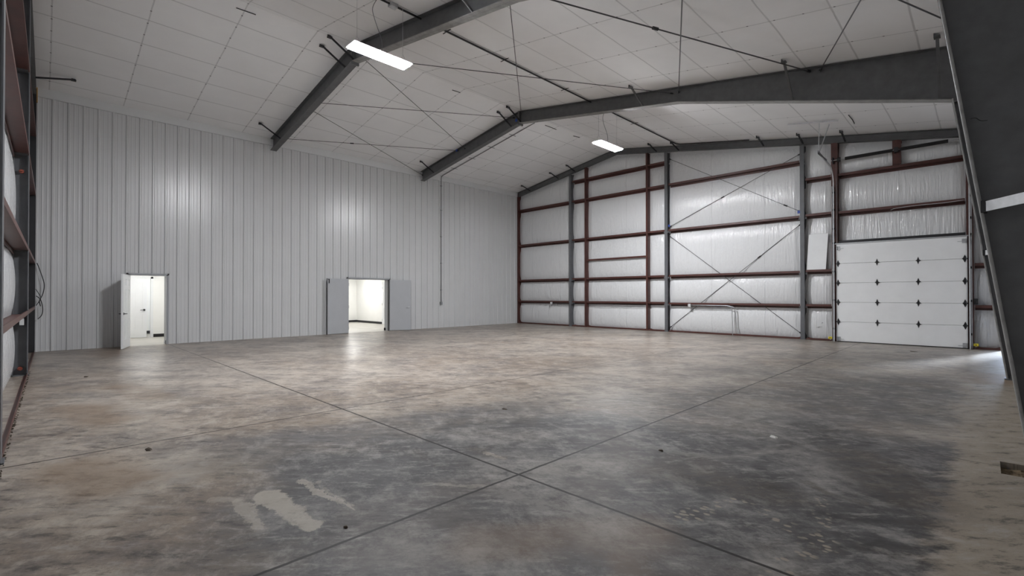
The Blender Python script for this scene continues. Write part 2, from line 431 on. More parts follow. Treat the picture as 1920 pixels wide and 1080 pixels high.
# far wall bays: x0, x1, girt heights
BAYS = [
    ('corner', .10, 3.43, (1.12, 2.20, 4.03, 5.86), 'between the corner post and the first grey column'),
    ('b', 3.62, 4.35, (1.12, 2.20, 4.03, 5.86, 6.80), 'in the narrow bay beside the first grey column'),
    ('c', 4.45, 7.46, (1.12, 2.20, 4.03, 5.86, 6.80), 'between the two tall red-brown jambs'),
    ('d', 7.56, 8.30, (1.12, 2.20, 4.03, 5.86, 6.80), 'in the narrow bay beside the second grey column'),
    ('e', 8.46, 13.08, (1.10, 2.20, 4.03, 5.86), 'in the wide cable-braced bay'),
    ('f', 13.25, 13.96, (1.10, 2.22, 4.05, 5.23), 'in the narrow bay beside the overhead door'),
    ('g', 14.16, 17.04, (4.03, 5.22), 'above the overhead door'),
    ('h', 17.22, 17.72, (1.12, 2.25, 4.03), 'just past the overhead door by the tapered column'),
]
COLX = [3.53, 8.37, 13.16]
def bulge_at(x, z, bays, amt):
    for n, a, b, hs, _ in bays:
        if a - .12 <= x <= b + .12:
            lv = [0.0] + list(hs) + [roof(x) - .2]
            for lo, hi in zip(lv, lv[1:]):
                hi -= .085
                if lo <= z <= hi:
                    t = (z - lo) / (hi - lo); e = min(1, (x - a + .12) / .3, (b + .12 - x) / .3)
                    return amt * (4 * t * (1 - t)) ** .7 * max(0, e) ** .7
    return 0
def insulation(name, fn, u0, u1, nu, nz, ztop):
    """fn(u, z) -> point"""
    mb = MB()
    for i in range(nu + 1):
        u = u0 + (u1 - u0) * i / nu
        for k in range(nz + 1):
            mb.v.append(fn(u, ztop(u) * k / nz))
    for i in range(nu):
        for k in range(nz):
            a = i * (nz + 1) + k; mb.f.append((a, a + nz + 1, a + nz + 2, a + 1))
    return mb
def build_far_wall():
    def fn(u, z):
        return (u, .215 - bulge_at(u, z, BAYS, .10), z)
    mb = insulation('wall_far', fn, -.1, 17.74, 300, 120, lambda u: roof(u) + .06)
    o = mb.build('wall_far', 'insul', smooth=True); tag(o, 'far end wall lined with shiny white vinyl insulation', 'wall', kind='structure')
    mb = MB()
    # solid cladding behind, with the walk-door opening on the far side of the column
    mb.box(-.6, 17.75, .26, .40, -.05, 8.1); mb.box(17.75, 18.40, .26, .40, 2.1, 8.1); mb.box(18.40, XR + .4, .26, .40, -.05, 8.1)
    mb.box(17.735, 18.40, .2, .30, 2.1, 6.0)
    mb.box(18.40, XR, .2, .30, 0, 6.0)
    mb.build('outer_cladding', 'trim', o)
    # black tear near the base of the wall
    mb = MB()
    mb.prism([(13.50, .105, .40), (13.60, .105, .43), (13.70, .105, .435), (13.60, .105, .42), (13.57, .105, .385), (13.585, .105, .415)], (0, .006, 0))
    mb.prism([(13.66, .105, .555), (13.70, .105, .58), (13.685, .105, .55)], (0, .006, 0))
    t = mb.build('insulation_tear', 'black', o); t['label'] = 'small black tears in the white insulation'
build_far_wall()

NBAYS = [('n1', .12, 4.84, (1.12, 2.28, 4.03, 5.55), ''), ('n2', 5.06, 11.2, (1.12, 2.28, 4.03, 5.55), ''), ('n3', 11.42, 17.4, (1.12, 2.28, 4.03, 5.55), '')]
def build_near_wall():
    def fn(u, z):
        return (u, nwy(u, .215 - bulge_at(u, z, NBAYS, .06)), z)
    mb = insulation('wall_near', fn, -.05, XR, 260, 110, lambda u: roof(u) + .06)
    o = mb.build('wall_near', 'insul', smooth=True); tag(o, 'near end wall of puffed white insulation seen at a glancing angle', 'wall', kind='structure')
    mb = MB()
    mb.hexa([(-.6, nwy(-.6, .26), -.05), (XR + .4, nwy(XR, .26), -.05), (XR + .4, nwy(XR, .4), -.05), (-.6, nwy(-.6, .4), -.05),
             (-.6, nwy(-.6, .26), 8.1), (XR + .4, nwy(XR, .26), 8.1), (XR + .4, nwy(XR, .4), 8.1), (-.6, nwy(-.6, .4), 8.1)])
    mb.build('outer_cladding', 'trim', o)
build_near_wall()
def build_right_wall():
    lv = (0, 1.12, 2.28, 4.03, 6)
    def fn(u, z):
        b = 0
        for lo, hi in zip(lv, lv[1:]):
            if lo <= z <= hi: t = (z - lo) / (hi - lo); b = .08 * (4 * t * (1 - t)) ** .55
        return (XR - b, u, z)
    mb = insulation('wall_right', fn, -18.6, .3, 160, 60, lambda u: roof(XR) + .05)
    o = mb.build('wall_right', 'insul', smooth=True); tag(o, 'insulated eave wall behind the big tapered steel columns', 'wall', kind='structure')
    mb = MB(); mb.box(XR + .04, XR + .2, -18.8, .5, -.05, 6.2); mb.build('outer_cladding', 'trim', o)
build_right_wall()

# ------------------------------------------------------------------ far wall steelwork
ORD = ['lowest', 'second', 'third', 'fourth', 'fifth', 'sixth']
def zgirt(mb, p0, p1, z, inward):
    """Z section: inner flange up, web, outer flange down; inward = unit vector into the room"""
    a = Vector((p0[0], p0[1], z)); b = Vector((p1[0], p1[1], z)); n = Vector((inward[0], inward[1], 0)); up = Vector((0, 0, 1)); t = .006
    def slab(off0, off1, h0, h1):
        P = []
        for h in (h0, h1):
            P += [a - n * off0 + up * h, b - n * off0 + up * h, b - n * off1 + up * h, a - n * off1 + up * h]
        mb.hexa(P)
    slab(0, t, 0, .066)              # inner flange, up
    slab(.004, .018, .055, .066)     # lip
    slab(0, .2, -t, 0)               # web
    slab(.194, .2, -.072, 0)         # outer flange, down
    slab(.182, .196, -.072, -.061)
    return mb
for n, x0, x1, hs, where in BAYS:
    for i, z in enumerate(hs):
        o = zgirt(MB(), (x0, 0), (x1, 0), z, (0, -1)).build('wall_girt', 'oxide')
        pos = 'lowest' if i == 0 else ('topmost' if i == len(hs) - 1 else ORD[i] + ' from the floor')
        tag(o, f'red-brown steel girt {where}, {pos}', 'girt', 'steel girts on the far wall')
o = zgirt(MB(), (4.45, 0), (7.46, 0), 3.04, (0, -1)).build('framed_opening_header', 'oxide')
tag(o, 'short red-brown header at mid-height between the two tall red-brown jambs', 'header')
base_where = {'corner': 'at the foot of the wall beside the white ribbed partition', 'b': 'at floor level in the narrow bay by the first grey column',
              'c': 'at floor level between the two tall red-brown jambs', 'd': 'at floor level in the narrow bay by the second grey column',
              'e': 'at floor level under the cable-braced bay', 'f': 'at floor level just before the overhead door', 'h': 'at floor level between overhead door and tapered column'}
for n, x0, x1, hs, where in BAYS:
    if n == 'g': continue
    mb = MB(); mb.box(x0, x1, .0, .2, .0, .006); mb.box(x0, x1, 0, .006, 0, .062); mb.box(x0, x1, .19, .2, 0, .075)
    tag(mb.build('base_channel', 'oxide'), 'red-brown base channel ' + base_where[n], 'base channel', 'base channels along the far wall')

def ibeam_post(name, x, w, d, z1, mat, label, cat, group):
    root = thing(name, (x, .0, 0), label, cat, group)
    mb = MB(); y0, y1 = -.03, .2
    mb.box(x - w / 2, x + w / 2, y0, y0 + .010, 0, z1); mb.box(x - w / 2, x + w / 2, y1 - .01, y1, 0, z1); mb.box(x - .005, x + .005, y0 + .01, y1 - .01, 0, z1)
    mb.build('shaft', mat, root)
    mb = MB(); mb.box(x - w / 2 - .03, x + w / 2 + .03, y0 - .03, y1, 0, .016)
    for sx in (-1, 1): mb.tube([(x + sx * w * .5, y0 + .0, .016), (x + sx * w * .5, y0 + .0, .05)], .010, 6)
    mb.build('base_plate', mat, root)
    for z in (1.12, 2.2, 4.03): MB().box(x - w / 2 - .05, x + w / 2 + .05, .005, .02, z - .07, z - .008).build('girt_clip', mat, root)
    return root
desc = ['slim grey steel column nearest the white ribbed partition on the far wall', 'grey steel column on the far wall at the start of the cable-braced bay', 'grey steel column on the far wall closest to the overhead door']
for x, dsc in zip(COLX, desc):
    ibeam_post('wall_column', x, .125, .23, roof(x) - .26, 'post', dsc, 'column', 'grey columns on the far wall')
def cjamb(name, x0, x1, z0, z1, label, cat, group=None, openside=1, mat='oxide'):
    mb = MB(); y0, y1 = -.012, .2; t = .008
    mb.box(x0, x1, y0, y0 + t, z0, z1); mb.box(x0, x1, y1 - t, y1, z0, z1)
    xs = (x1 - t, x1) if openside < 0 else (x0, x0 + t)
    mb.box(*xs, y0, y1, z0, z1)
    o = mb.build(name, mat); return tag(o, label, cat, group)
cjamb('framed_opening_jamb', 4.355, 4.44, 0, roof(4.4) - .24, 'tall red-brown jamb standing just past the first grey column', 'jamb', 'tall jambs of the framed opening', -1)
cjamb('framed_opening_jamb', 7.47, 7.555, 0, roof(7.5) - .26, 'tall red-brown jamb standing just before the second grey column', 'jamb', 'tall jambs of the framed opening', -1)
cjamb('overhead_door_jamb', 13.97, 14.15, 0, roof(14) - .24, 'red-brown jamb behind the exposed track of the overhead door', 'jamb', 'overhead door jambs', -1)
cjamb('overhead_door_jamb', 17.05, 17.20, 0, roof(17.1) - .24, 'red-brown jamb of the overhead door next to the tapered column', 'jamb', 'overhead door jambs')
cjamb('corner_post', .02, .09, 0, roof(0) - .06, 'thin dark red-brown post in the corner by the ribbed partition', 'post')
cjamb('spring_support_post', 15.50, 15.70, 5.29, roof(15.6) - .24, 'short wide red-brown post carrying the centre of the torsion springs', 'post')
cjamb('walk_door_jamb', 17.725, 17.75, 0, 2.1, 'red-brown jamb of the side door, half hidden by the tapered column', 'jamb')
mb = MB(); mb.box(14.16, 17.04, -.012, -.004, 3.085, 3.165); mb.box(14.16, 17.04, -.012, .2, 3.155, 3.165); mb.box(14.16, 17.04, .19, .2, 3.085, 3.165)
tag(mb.build('overhead_door_header', 'darkmetal'), 'dark steel header directly above the overhead door panel', 'header')

# ------------------------------------------------------------------ rafters and frames
def slab_xz(mb, pts, th, y0, y1, down=True):
    """flange following an xz polyline"""
    for (xa, za), (xb, zb) in zip(pts, pts[1:]):
        dx, dz = xb - xa, zb - za; L = math.hypot(dx, dz); nx, nz = -dz / L * th, dx / L * th
        mb.hexa([(xa, y0, za), (xb, y0, zb), (xb, y1, zb), (xa, y1, za), (xa + nx, y0, za + nz), (xb + nx, y0, zb + nz), (xb + nx, y1, zb + nz), (xa + nx, y1, za + nz)])
def web_xz(mb, top, bot, y, t=.012):
    mb.prism([(x, y - t / 2, z) for x, z in top + bot[::-1]], (0, t, 0))
def flange_brace(parent, x, yf, sgn, reach, zb, mat='darkmetal', y_end=.09):
    """angle strut from a rafter's lower flange up to a roof purlin"""
    mb = MB(); zc = roof(x)
    a = Vector((x, yf + sgn * reach, zc - .05)); b = Vector((x, yf + sgn * y_end, zb))
    mb.bar(a, b, .045, .006); mb.bar(a + Vector((.021, 0, .0)), b + Vector((.021, 0, 0)), .006, .045)
    mb.build('flange_brace', mat, parent)
    mb = MB(); mb.box(x - .045, x + .045, yf + sgn * reach - .05, yf + sgn * reach + .05, zc - .055 - .02, zc - .045)
    mb.box(x - .045, x - .03, yf + sgn * reach - .04, yf + sgn * reach + .04, zc - .07, zc + .012)
    c = mb.build('purlin_bracket', mat, parent)
def main_frame(Y, label):
    root = thing('steel_frame', (17.9, Y, 0), label, 'steel frame', 'tapered steel portal frames')
    fw = .1
    tops = lambda x: roof(x) - .015
    # left rafter
    mb = MB(); T = [(.055, tops(.055)), (6, tops(6))]; B = [(.055, roof(.055) - .42), (6, roof(6) - .42)]
    web_xz(mb, T, B, Y); slab_xz(mb, [(x, z - .012) for x, z in T], .012, Y - fw, Y + fw); slab_xz(mb, B, .014, Y - fw, Y + fw)
    mb.build('rafter', 'steel', root)
    # right rafter, deepening towards the knee
    mb = MB(); T = [(6, tops(6)), (18.36, tops(18.36))]; B = [(6, roof(6) - .42), (11.75, roof(11.75) - .40), (17.0, 5.02), (18.36, 4.98)]
    web_xz(mb, [T[0], (11.75, tops(11.75)), (17, tops(17)), T[1]], B, Y); slab_xz(mb, [(x, z - .012) for x, z in T], .012, Y - fw, Y + fw); mb.build('rafter', 'steel', root)
    mb = MB(); slab_xz(mb, B[:3], .016, Y - fw, Y + fw); mb.build('rafter_flange', 'flange', root, bevel=.005)
    mb = MB(); mb.box(5.975, 6.025, Y - .1, Y + .1, roof(6) - .49, tops(6) - .005); mb.build('splice_plate', 'steel', root)
    # column
    mb = MB(); web_xz(mb, [(17.0, 5.0), (18.36, 4.97)], [(17.67, 0), (18.36, 0)], Y)
    mb.box(18.36, 18.376, Y - .105, Y + .105, -.05, 5.75)
    mb.build('column', 'steel', root)
    mb = MB(); slab_xz(mb, [(17.0, 5.04), (17.67, -.05)], .024, Y - .105, Y + .105); mb.build('column_flange', 'flange', root, bevel=.009)
    p0 = Vector((17.40, Y - .10, 2.20)); p1 = Vector((18.34, Y - 1.42, 2.20)); mb = MB()
    mb.bar(p0, p1, .008, .085); mb.bar(p0 + Vector((.02, .015, .038)), p1 + Vector((.02, .015, .038)), .06, .008)
    st = mb.build('column_brace', 'galvlite', root); st['label'] = 'pale strut from the column flange to the side wall'
    MB().box(17.385, 17.425, Y - .13, Y - .04, 2.15, 2.25).build('brace_clip', 'darkmetal', root)
    mb = MB(); mb.hexa([(17.035, Y - .1, 4.97), (18.36, Y - .1, 4.94), (18.36, Y + .1, 4.94), (17.035, Y + .1, 4.97), (17.03, Y - .1, 4.985), (18.36, Y - .1, 4.955), (18.36, Y + .1, 4.955), (17.03, Y + .1, 4.985)])
    mb.build('knee_plate', 'steel', root)
    zb = -.04 if Y < -10 else 0
    mb = MB(); mb.box(17.64, 18.42, Y - .12, Y + .12, zb - .0, zb + .02)
    for x in (17.72, 17.85):
        for s in (-1, 1): mb.tube([(x, Y + s * .07, zb), (x, Y + s * .07, zb + .07)], .012, 6)
    mb.build('base_plate', 'steel', root)
    for x in (.98, 5.62, 6.08, 10.75, 14.42, 16.84):
        zb = (roof(x) - .42 if x < 11.75 else roof(11.75) - .4 + (x - 11.75) * (5.02 - (roof(11.75) - .4)) / 5.25) + .03
        flange_brace(root, x, Y, -1, .70, zb, 'steel' if x > 10 else 'darkmetal')
    return root
main_frame(-12.1, 'near dark grey steel frame with the big tapered column at the picture edge')
main_frame(-5.97, 'middle dark grey steel frame whose rafter crosses the roof behind the near lamp')
# end rafters
def end_rafter(Yc, reach, sgn, label, xs, skew=0):
    root = thing('end_rafter', (6, Yc, 7), label, 'rafter', 'rafters along the end walls')
    for T in ([(.02, roof(.02) - .015), (6, roof(6) - .015)], [(6, roof(6) - .015), (18.3, roof(18.3) - .015)]):
        mb = MB(); B = [(x, z - .22) for x, z in T]; ya = lambda x: Yc + skew * x
        web_xz(mb, T, B, Yc)
        slab_xz(mb, [(x, z - .012) for x, z in T], .012, Yc - .075, Yc + .075); slab_xz(mb, B, .012, Yc - .075, Yc + .075)
        for i, v in enumerate(mb.v): mb.v[i] = (v[0], v[1] + skew * v[0], v[2])
        mb.build('rafter_half', 'steel', root)
    for x in xs: flange_brace(root, x, Yc + skew * x, sgn, reach, roof(x) - .22, y_end=.05)
end_rafter(.045, .64, -1, 'dark rafter along the top of the far insulated wall', (.94, 2.8, 3.8, 7.95, 8.9, 11.99, 13.19, 14.35))
end_rafter(-17.95, .76, 1, 'dark rafter along the top of the near wall with one brace in view', (.95,), -.0155)

# ------------------------------------------------------------------ near wall steelwork
def near_post(u, label):
    root = thing('wall_column', (u, nwy(u, .1), 0), label, 'column', 'grey columns on the near wall')
    mb = MB(); w = .1; zt = roof(u) - .24
    def bx(u0, u1, v0, v1, z0, z1):
        mb.hexa([(u0, nwy(u0, v0), z0), (u1, nwy(u1, v0), z0), (u1, nwy(u1, v1), z0), (u0, nwy(u0, v1), z0), (u0, nwy(u0, v0), z1), (u1, nwy(u1, v0), z1), (u1, nwy(u1, v1), z1), (u0, nwy(u0, v1), z1)])
    bx(u - w, u + w, .0, .012, 0, zt); bx(u - w, u + w, .19, .2, 0, zt); bx(u - .005, u + .005, .01, .19, 0, zt)
    mb.build('shaft', 'post', root)
    mb = MB(); bx(u - w, u + w, -.02, .2, 0, .016); mb.build('base_plate', 'post', root)
    for z in (1.12, 2.28, 4.03, 5.55):
        mb = MB(); bx(u - w - .02, u + w + .12, .02, .19, z - .016, z - .007); mb.build('girt_clip', 'post', root)
    for z in (3.72, .13):
        mb = MB(); q = Vector((u + .01, nwy(u, .10), z)); mb.tube([q, q + Vector((.05, 0, 0))], .035, 12); mb.tube([q + Vector((.05, 0, 0)), q + Vector((.12, 0, .0))], .014, 8)
        mb.build('brace_washer', 'orange', root)
near_post(4.95, 'grey steel column on the near wall, further of the two towards the ribbed partition')
near_post(11.31, 'dark steel column on the near wall cut off by the picture edge')
mb = MB(); mb.box(.03, .13, nwy(.1, .2), nwy(.1, .0), 0, roof(0) - .06)
tag(mb.build('corner_post', 'darkmetal'), 'dark post in the near corner beside the edge of the ribbed partition', 'post')
nb = {0: (.15, 4.85, 'next to the ribbed partition'), 1: (5.05, 11.2, 'between its two grey columns'), 2: (11.42, 17.5, 'in the bay nearest the camera')}
for k, (u0, u1, where) in nb.items():
    if k == 2: continue
    for i, z in enumerate((1.12, 2.28, 4.03, 5.55)):
        o = zgirt(MB(), (u0, nwy(u0)), (u1, nwy(u1)), z, (-.0155, 1)).build('wall_girt', 'oxide')
        tag(o, f'red-brown girt on the near wall {where}, {("lowest", "second from the floor", "third from the floor", "topmost")[i]}', 'girt', 'steel girts on the near wall')
    mb = MB()
    def bx(v0, v1, z0, z1):
        mb.hexa([(u0, nwy(u0, v0), z0), (u1, nwy(u1, v0), z0), (u1, nwy(u1, v1), z0), (u0, nwy(u0, v1), z0), (u0, nwy(u0, v0), z1), (u1, nwy(u1, v0), z1), (u1, nwy(u1, v1), z1), (u0, nwy(u0, v1), z1)])
    bx(.0, .007, 0, .05); bx(.0, .05, 0, .005)
    tag(mb.build('base_channel', 'oxide'), 'red-brown base channel on the near wall ' + where, 'base channel', 'base channels along the near wall')
for (u0, u1, where, z) in ((11.42, 13.5, 'above the camera-side bay, cut by the picture corner', 5.55),):
    o = zgirt(MB(), (u0, nwy(u0)), (u1, nwy(u1)), z, (-.0155, 1)).build('wall_girt', 'oxide')
    tag(o, 'red-brown girt on the near wall nearest the upper picture corner', 'girt', 'steel girts on the near wall')
# debris along the near base channel
mb = MB()
for i in range(260):
    u = random.uniform(4.5, 12.0); r = random.uniform(.004, .012); c = Vector((u, nwy(u) + random.uniform(.002, .022), r * .5))
    a = random.uniform(0, 6.28); ca, sa = math.cos(a) * r, math.sin(a) * r; h = r * random.uniform(.3, .9)
    P = [(c.x - ca, c.y - sa), (c.x + sa, c.y - ca), (c.x + ca * 1.6, c.y + sa), (c.x - sa, c.y + ca)]
    mb.hexa([(x, y, .001) for x, y in P] + [(x * .6 + c.x * .4, y * .6 + c.y * .4, h) for x, y in P])
tag(mb.build('debris', 'leafdry'), 'dark crumbs of debris along the near wall base channel', 'debris', kind='stuff')
# timber end at the head of the partition
mb = MB(); mb.box(.06, .12, -17.93, -17.85, 6.45, 6.83)
tag(mb.build('timber_stud', 'wood'), 'short raw timber stud showing at the top corner of the ribbed partition', 'timber')
# loose cables in the near corner
def cable(name, ctrl, r, mat, label, cat='cable', group=None, n=10):
    o = MB().tube(curve_pts(ctrl, n), r, 6).build(name, mat, smooth=True); return tag(o, label, cat, group)
yy = -17.83
cable('hanging_cable', [(.12, yy - .01, 2.30), (.13, yy + .06, 2.05), (.13, yy + .125, 1.75), (.12, yy + .10, 1.50), (.12, yy + .04, 1.32), (.12, yy + .06, 1.18)], .010, 'black', 'long black cable hanging in a loop in the near corner by the ribbed wall')
cable('hanging_cable', [(.16, yy - .02, 1.45), (.17, yy + .06, 1.35), (.17, yy + .10, 1.12), (.16, yy + .08, .95), (.16, yy + .01, .85)], .010, 'black', 'short black cable curling below the long loop in the near corner')
cable('hanging_cable', [(.20, yy - .03, 1.62), (.21, yy + .03, 1.50), (.21, yy + .06, 1.38), (.2, yy - .02, 1.2)], .008, 'black', 'tangled thin black cable beside the long loop in the near corner')
def outlet(loc, d, label, mat='galvlite', group='outlet boxes'):
    x, y, z = loc; root = thing('outlet_box', loc, label, 'outlet box', group)
    mb = MB(); mb.box(x - .055, x + .055, y - .03, y + .03, z - .06, z + .06); mb.build('box', mat, root, bevel=.006)
    mb = MB()
    if d == 'y': mb.box(x - .045, x + .045, y - .036, y - .03, z - .05, z + .05)
    else: mb.box(x + .055, x + .061, y - .028, y + .028, z - .05, z + .05)
    mb.build('cover_plate', 'trim', root)
    return root
outlet((5.05, nwy(5.05, .08), .98), 'x', 'small white outlet box on the near wall column under the lowest girt')
outlet((2.37, -.03, 1.07), 'y', 'small white outlet box on the lowest girt nearest the ribbed partition')
outlet((9.33, -.03, 1.06), 'y', 'small white outlet box on the lowest girt in the cable-braced bay')

# ------------------------------------------------------------------ rods
def rod(a, b, label, r=.009, group='roof bracing rods', buckle=None, name='bracing_rod'):
    a = Vector(a); b = Vector(b); root = thing(name, tuple((a + b) / 2), label, 'bracing rod', group)
    MB().tube([a, b], r, 6).build('rod', 'rod', root)
    d = (b - a).normalized()
    for q, s in ((a, 1), (b, -1)): MB().tube([q + d * s * .02, q + d * s * .09], r * 2.2, 8).build('end_nut', 'darkmetal', root)
    if buckle:
        q = a + (b - a) * buckle; mb = MB(); mb.tube([q - d * .06, q + d * .06], r * 2.4, 8); mb.build('coupler', 'darkmetal', root)
    return root
F1, F2 = -12.08, -5.99
wz = lambda x, k=.2: roof(x) - k
rod((3.2, F1, 7.0), (.12, F2, wz(.12)), 'thin rod from the near rafter down to the ribbed wall end of the middle frame')
rod((6.1, F1, wz(6.1)), (3.0, F2, wz(3.0, .15)), 'thin rod from the near lamp towards the middle rafter above the ribbed wall')
rod((3.5, F1, 7.13), (5.75, F2, wz(5.75, .12)), 'thin rod from the near rafter to the ridge of the middle frame')
rod((.9, F1, 6.68), (2.6, F2, 7.22), 'thin rod running low and level just above the ribbed wall trim', buckle=.35)
rod((6.4, F1, 7.42), (11.62, F2, wz(11.62, .14)), 'thin rod behind the near lamp reaching the middle frame past its brace')
rod((11.6, F1, 6.66), (6.05, F2, wz(6.05, .1)), 'steep thin rod from the top edge down to the middle ridge')
rod((14.75, F1, 5.98), (11.76, F2, wz(11.76, .12)), 'steep rod from the top edge down to the bend of the middle rafter', .011)
rod((11.7, F1, 6.72), (14.76, F2, wz(14.76, .09)), 'long dark rod with a coupler crossing the roof to the deep middle rafter', .013, buckle=.42)
rod((17.1, F1, 5.3), (14.93, F2, wz(14.93, .1)), 'dark rod slanting from the big column to the deep middle rafter', .012)
rod((14.85, F1, 6.27), (17.6, F2, 5.86), 'dark rod disappearing behind the big near column', .012)
# cables bracing the far wall
def brace(a, b, label, buckle):
    rod((a[0], .10, a[1]), (b[0], .10, b[1]), label, .009, 'wall bracing cables', buckle, 'wall_brace_cable')
brace((8.44, 6.95), (13.10, 4.23), 'upper bracing cable falling towards the overhead door in the wide bay', .9)
brace((8.46, 4.20), (13.10, 6.17), 'upper bracing cable rising towards the overhead door in the wide bay', .45)
brace((8.44, 3.85), (13.10, .17), 'lower bracing cable falling towards the overhead door in the wide bay', None)
brace((8.46, .16), (13.10, 3.83), 'lower bracing cable rising towards the overhead door in the wide bay', .72)
for q, lab in (((8.47, .04, 4.24), 'blue paper tag on the second grey column where a bracing cable ends'), ((13.05, .04, 4.22), 'blue paper tag on the grey column nearest the overhead door'), ((2.62, -6.12, 7.20), 'blue tag on the middle rafter above the ribbed wall'), ((5.9, -6.085, 7.55), 'blue tag at the ridge of the middle frame')):
    mb = MB(); mb.box(q[0] - .04, q[0] + .04, q[1] - .012, q[1] + .012, q[2] - .045, q[2] + .045)
    tag(mb.build('paper_tag', 'blue', bevel=.004), lab, 'tag', 'blue tags on the steelwork')

# ------------------------------------------------------------------ conduits
root = thing('electrical_conduit', (.05, -4.965, 1.1), 'grey conduit dropping down the ribbed wall to an outlet box and running over the ceiling', 'conduit')
path = [(.058, -4.965, 1.16), (.058, -4.965, 6.72), (.07, -4.965, 6.80), (.16, -4.965, roof(.16) - .035), (3, -4.965, roof(3) - .03), (5.75, -4.965, roof(5.75) - .03)]
MB().tube(path, .016, 8).build('pipe', 'greypipe', root, smooth=True)
for z in (1.7, 2.9, 4.1, 5.3, 6.4): MB().box(.03, .078, -5.01, -4.92, z - .012, z + .012).build('pipe_strap', 'greypipe', root)
for x in (1.0, 2.2, 3.4, 4.6): MB().box(x - .015, x + .015, -5.14, -4.79, roof(x) - .02, roof(x) - .012).build('ceiling_strap', 'greypipe', root)
mb = MB(); mb.box(.02, .085, -5.02, -4.91, 1.04, 1.17); mb.build('outlet', 'greypipe', root, bevel=.006)
root = thing('ceiling_conduit', (8.97, -6, 7.3), 'dark conduit running along the ceiling above the hanging lamps', 'conduit')
zc = roof(8.97) - .04
MB().tube([(8.97, -14.6, zc), (8.97, -.36, zc), (9.1, -.26, roof(9.1) - .04), (11.6, -.26, roof(11.6) - .04)], .02, 8).build('pipe', 'darkmetal', root)
mb = MB(); mb.box(8.91, 9.03, -12.86, -12.70, zc - .05, zc + .03); mb.build('junction_box', 'galv', root, bevel=.006)
for y in (-11.4, -9.6, -7.2, -3.4): MB().box(8.80, 9.14, y - .012, y + .012, zc + .02, zc + .028).build('pipe_strap', 'darkmetal', root)
root = thing('floor_conduit', (10.9, -.02, 0), 'pair of pale conduits rising from the floor to the lowest girt in the cable-braced bay', 'conduit')
for i, pts in enumerate(([(10.93, -.02, .0), (10.92, -.02, .5), (10.90, -.02, .96), (10.80, -.02, 1.06), (10.5, -.02, 1.075), (9.4, -.02, 1.075)], [(11.12, .05, .02), (11.05, .03, .35), (11.02, .0, .85), (10.96, -.01, 1.02), (10.8, -.015, 1.045)])):
    MB().tube(curve_pts(pts, 8), .014, 8).build('pipe', 'galv', root, smooth=True)
cable('girt_cable', [(2.42, -.015, 1.095), (2.8, -.02, 1.10), (3.2, -.015, 1.085), (3.44, -.015, 1.06)], .014, 'black', 'dark cable along the lowest girt beside the ribbed partition end outlet')
cable('girt_cable', [(4.46, .10, 1.0), (5.2, .09, .95), (6.0, .09, .97), (6.6, .09, .955), (7.44, .10, .97)], .011, 'galv', 'pale cable strung below the lowest girt between the tall red-brown jambs')
cable('girt_cable', [(15.45, -.01, 3.97), (15.6, -.025, 4.01), (16.1, -.025, 4.03), (16.6, -.02, 4.025), (17.03, -.015, 4.05)], .008, 'galvlite', 'thin pale wire looped along the girt above the overhead door')
cable('wire_scrap', [(17.33, -12.125, 2.985), (17.36, -12.17, 2.97), (17.39, -12.15, 2.945), (17.43, -12.14, 2.94)], .003, 'black', 'short black wire sticking out of the big near column')

# ------------------------------------------------------------------ lamps
def lamp(yc, label, first=None):
    x, z = 9.0, 6.17
    root = thing('linear_lamp', (x, yc, z), label, 'lamp', 'hanging LED strip lamps')
    mb = MB()
    mb.prism([(x - .155, yc - .61, z + .012), (x + .155, yc - .61, z + .012), (x + .155, yc - .61, z + .03), (x + .08, yc - .61, z + .06), (x - .08, yc - .61, z + .06), (x - .155, yc - .61, z + .03)], (0, 1.22, 0))
    mb.box(x - .18, x + .18, yc - .635, yc + .635, z + .012, z + .017)  # rim added past the diffuser to hold its light off the ceiling above
    mb.build('housing', 'doorwhite', root)
    mb = MB(); mb.prism([(x - .15, yc - .605, z + .011), (x + .15, yc - .605, z + .011), (x + .15, yc - .605, z - .006), (x + .14, yc - .605, z - .018), (x - .14, yc - .605, z - .018), (x - .15, yc - .605, z - .006)], (0, 1.21, 0))
    mb.build('diffuser', 'led', root)
    for s in (-1, 1):
        y = yc + s * .50
        mb = MB(); mb.tube([(x, y, z + .22), (x, y, roof(x) - .01)], .0035, 5)
        for q in (-1, 1): mb.tube([(x + q * .12, y, z + .04), (x, y, z + .22)], .003, 5)
        mb.build('hanger_wire', 'galvlite', root)
    MB().tube(curve_pts([(x - .05, yc + .05, z + .06), (x - .04, yc + .04, z + .35), (x - .12, yc - .06, z + .75), (x - .10, yc - .12, z + .95), (x - .02, yc - .05, roof(x) - .03)], 8), .007, 6).build('power_cord', 'greypipe', root)
    return root
lamp(-13.07, 'large bright LED strip lamp hanging in front of the near rafter')
lamp(-5.11, 'smaller-looking bright LED strip lamp hanging in front of the far wall rafter')

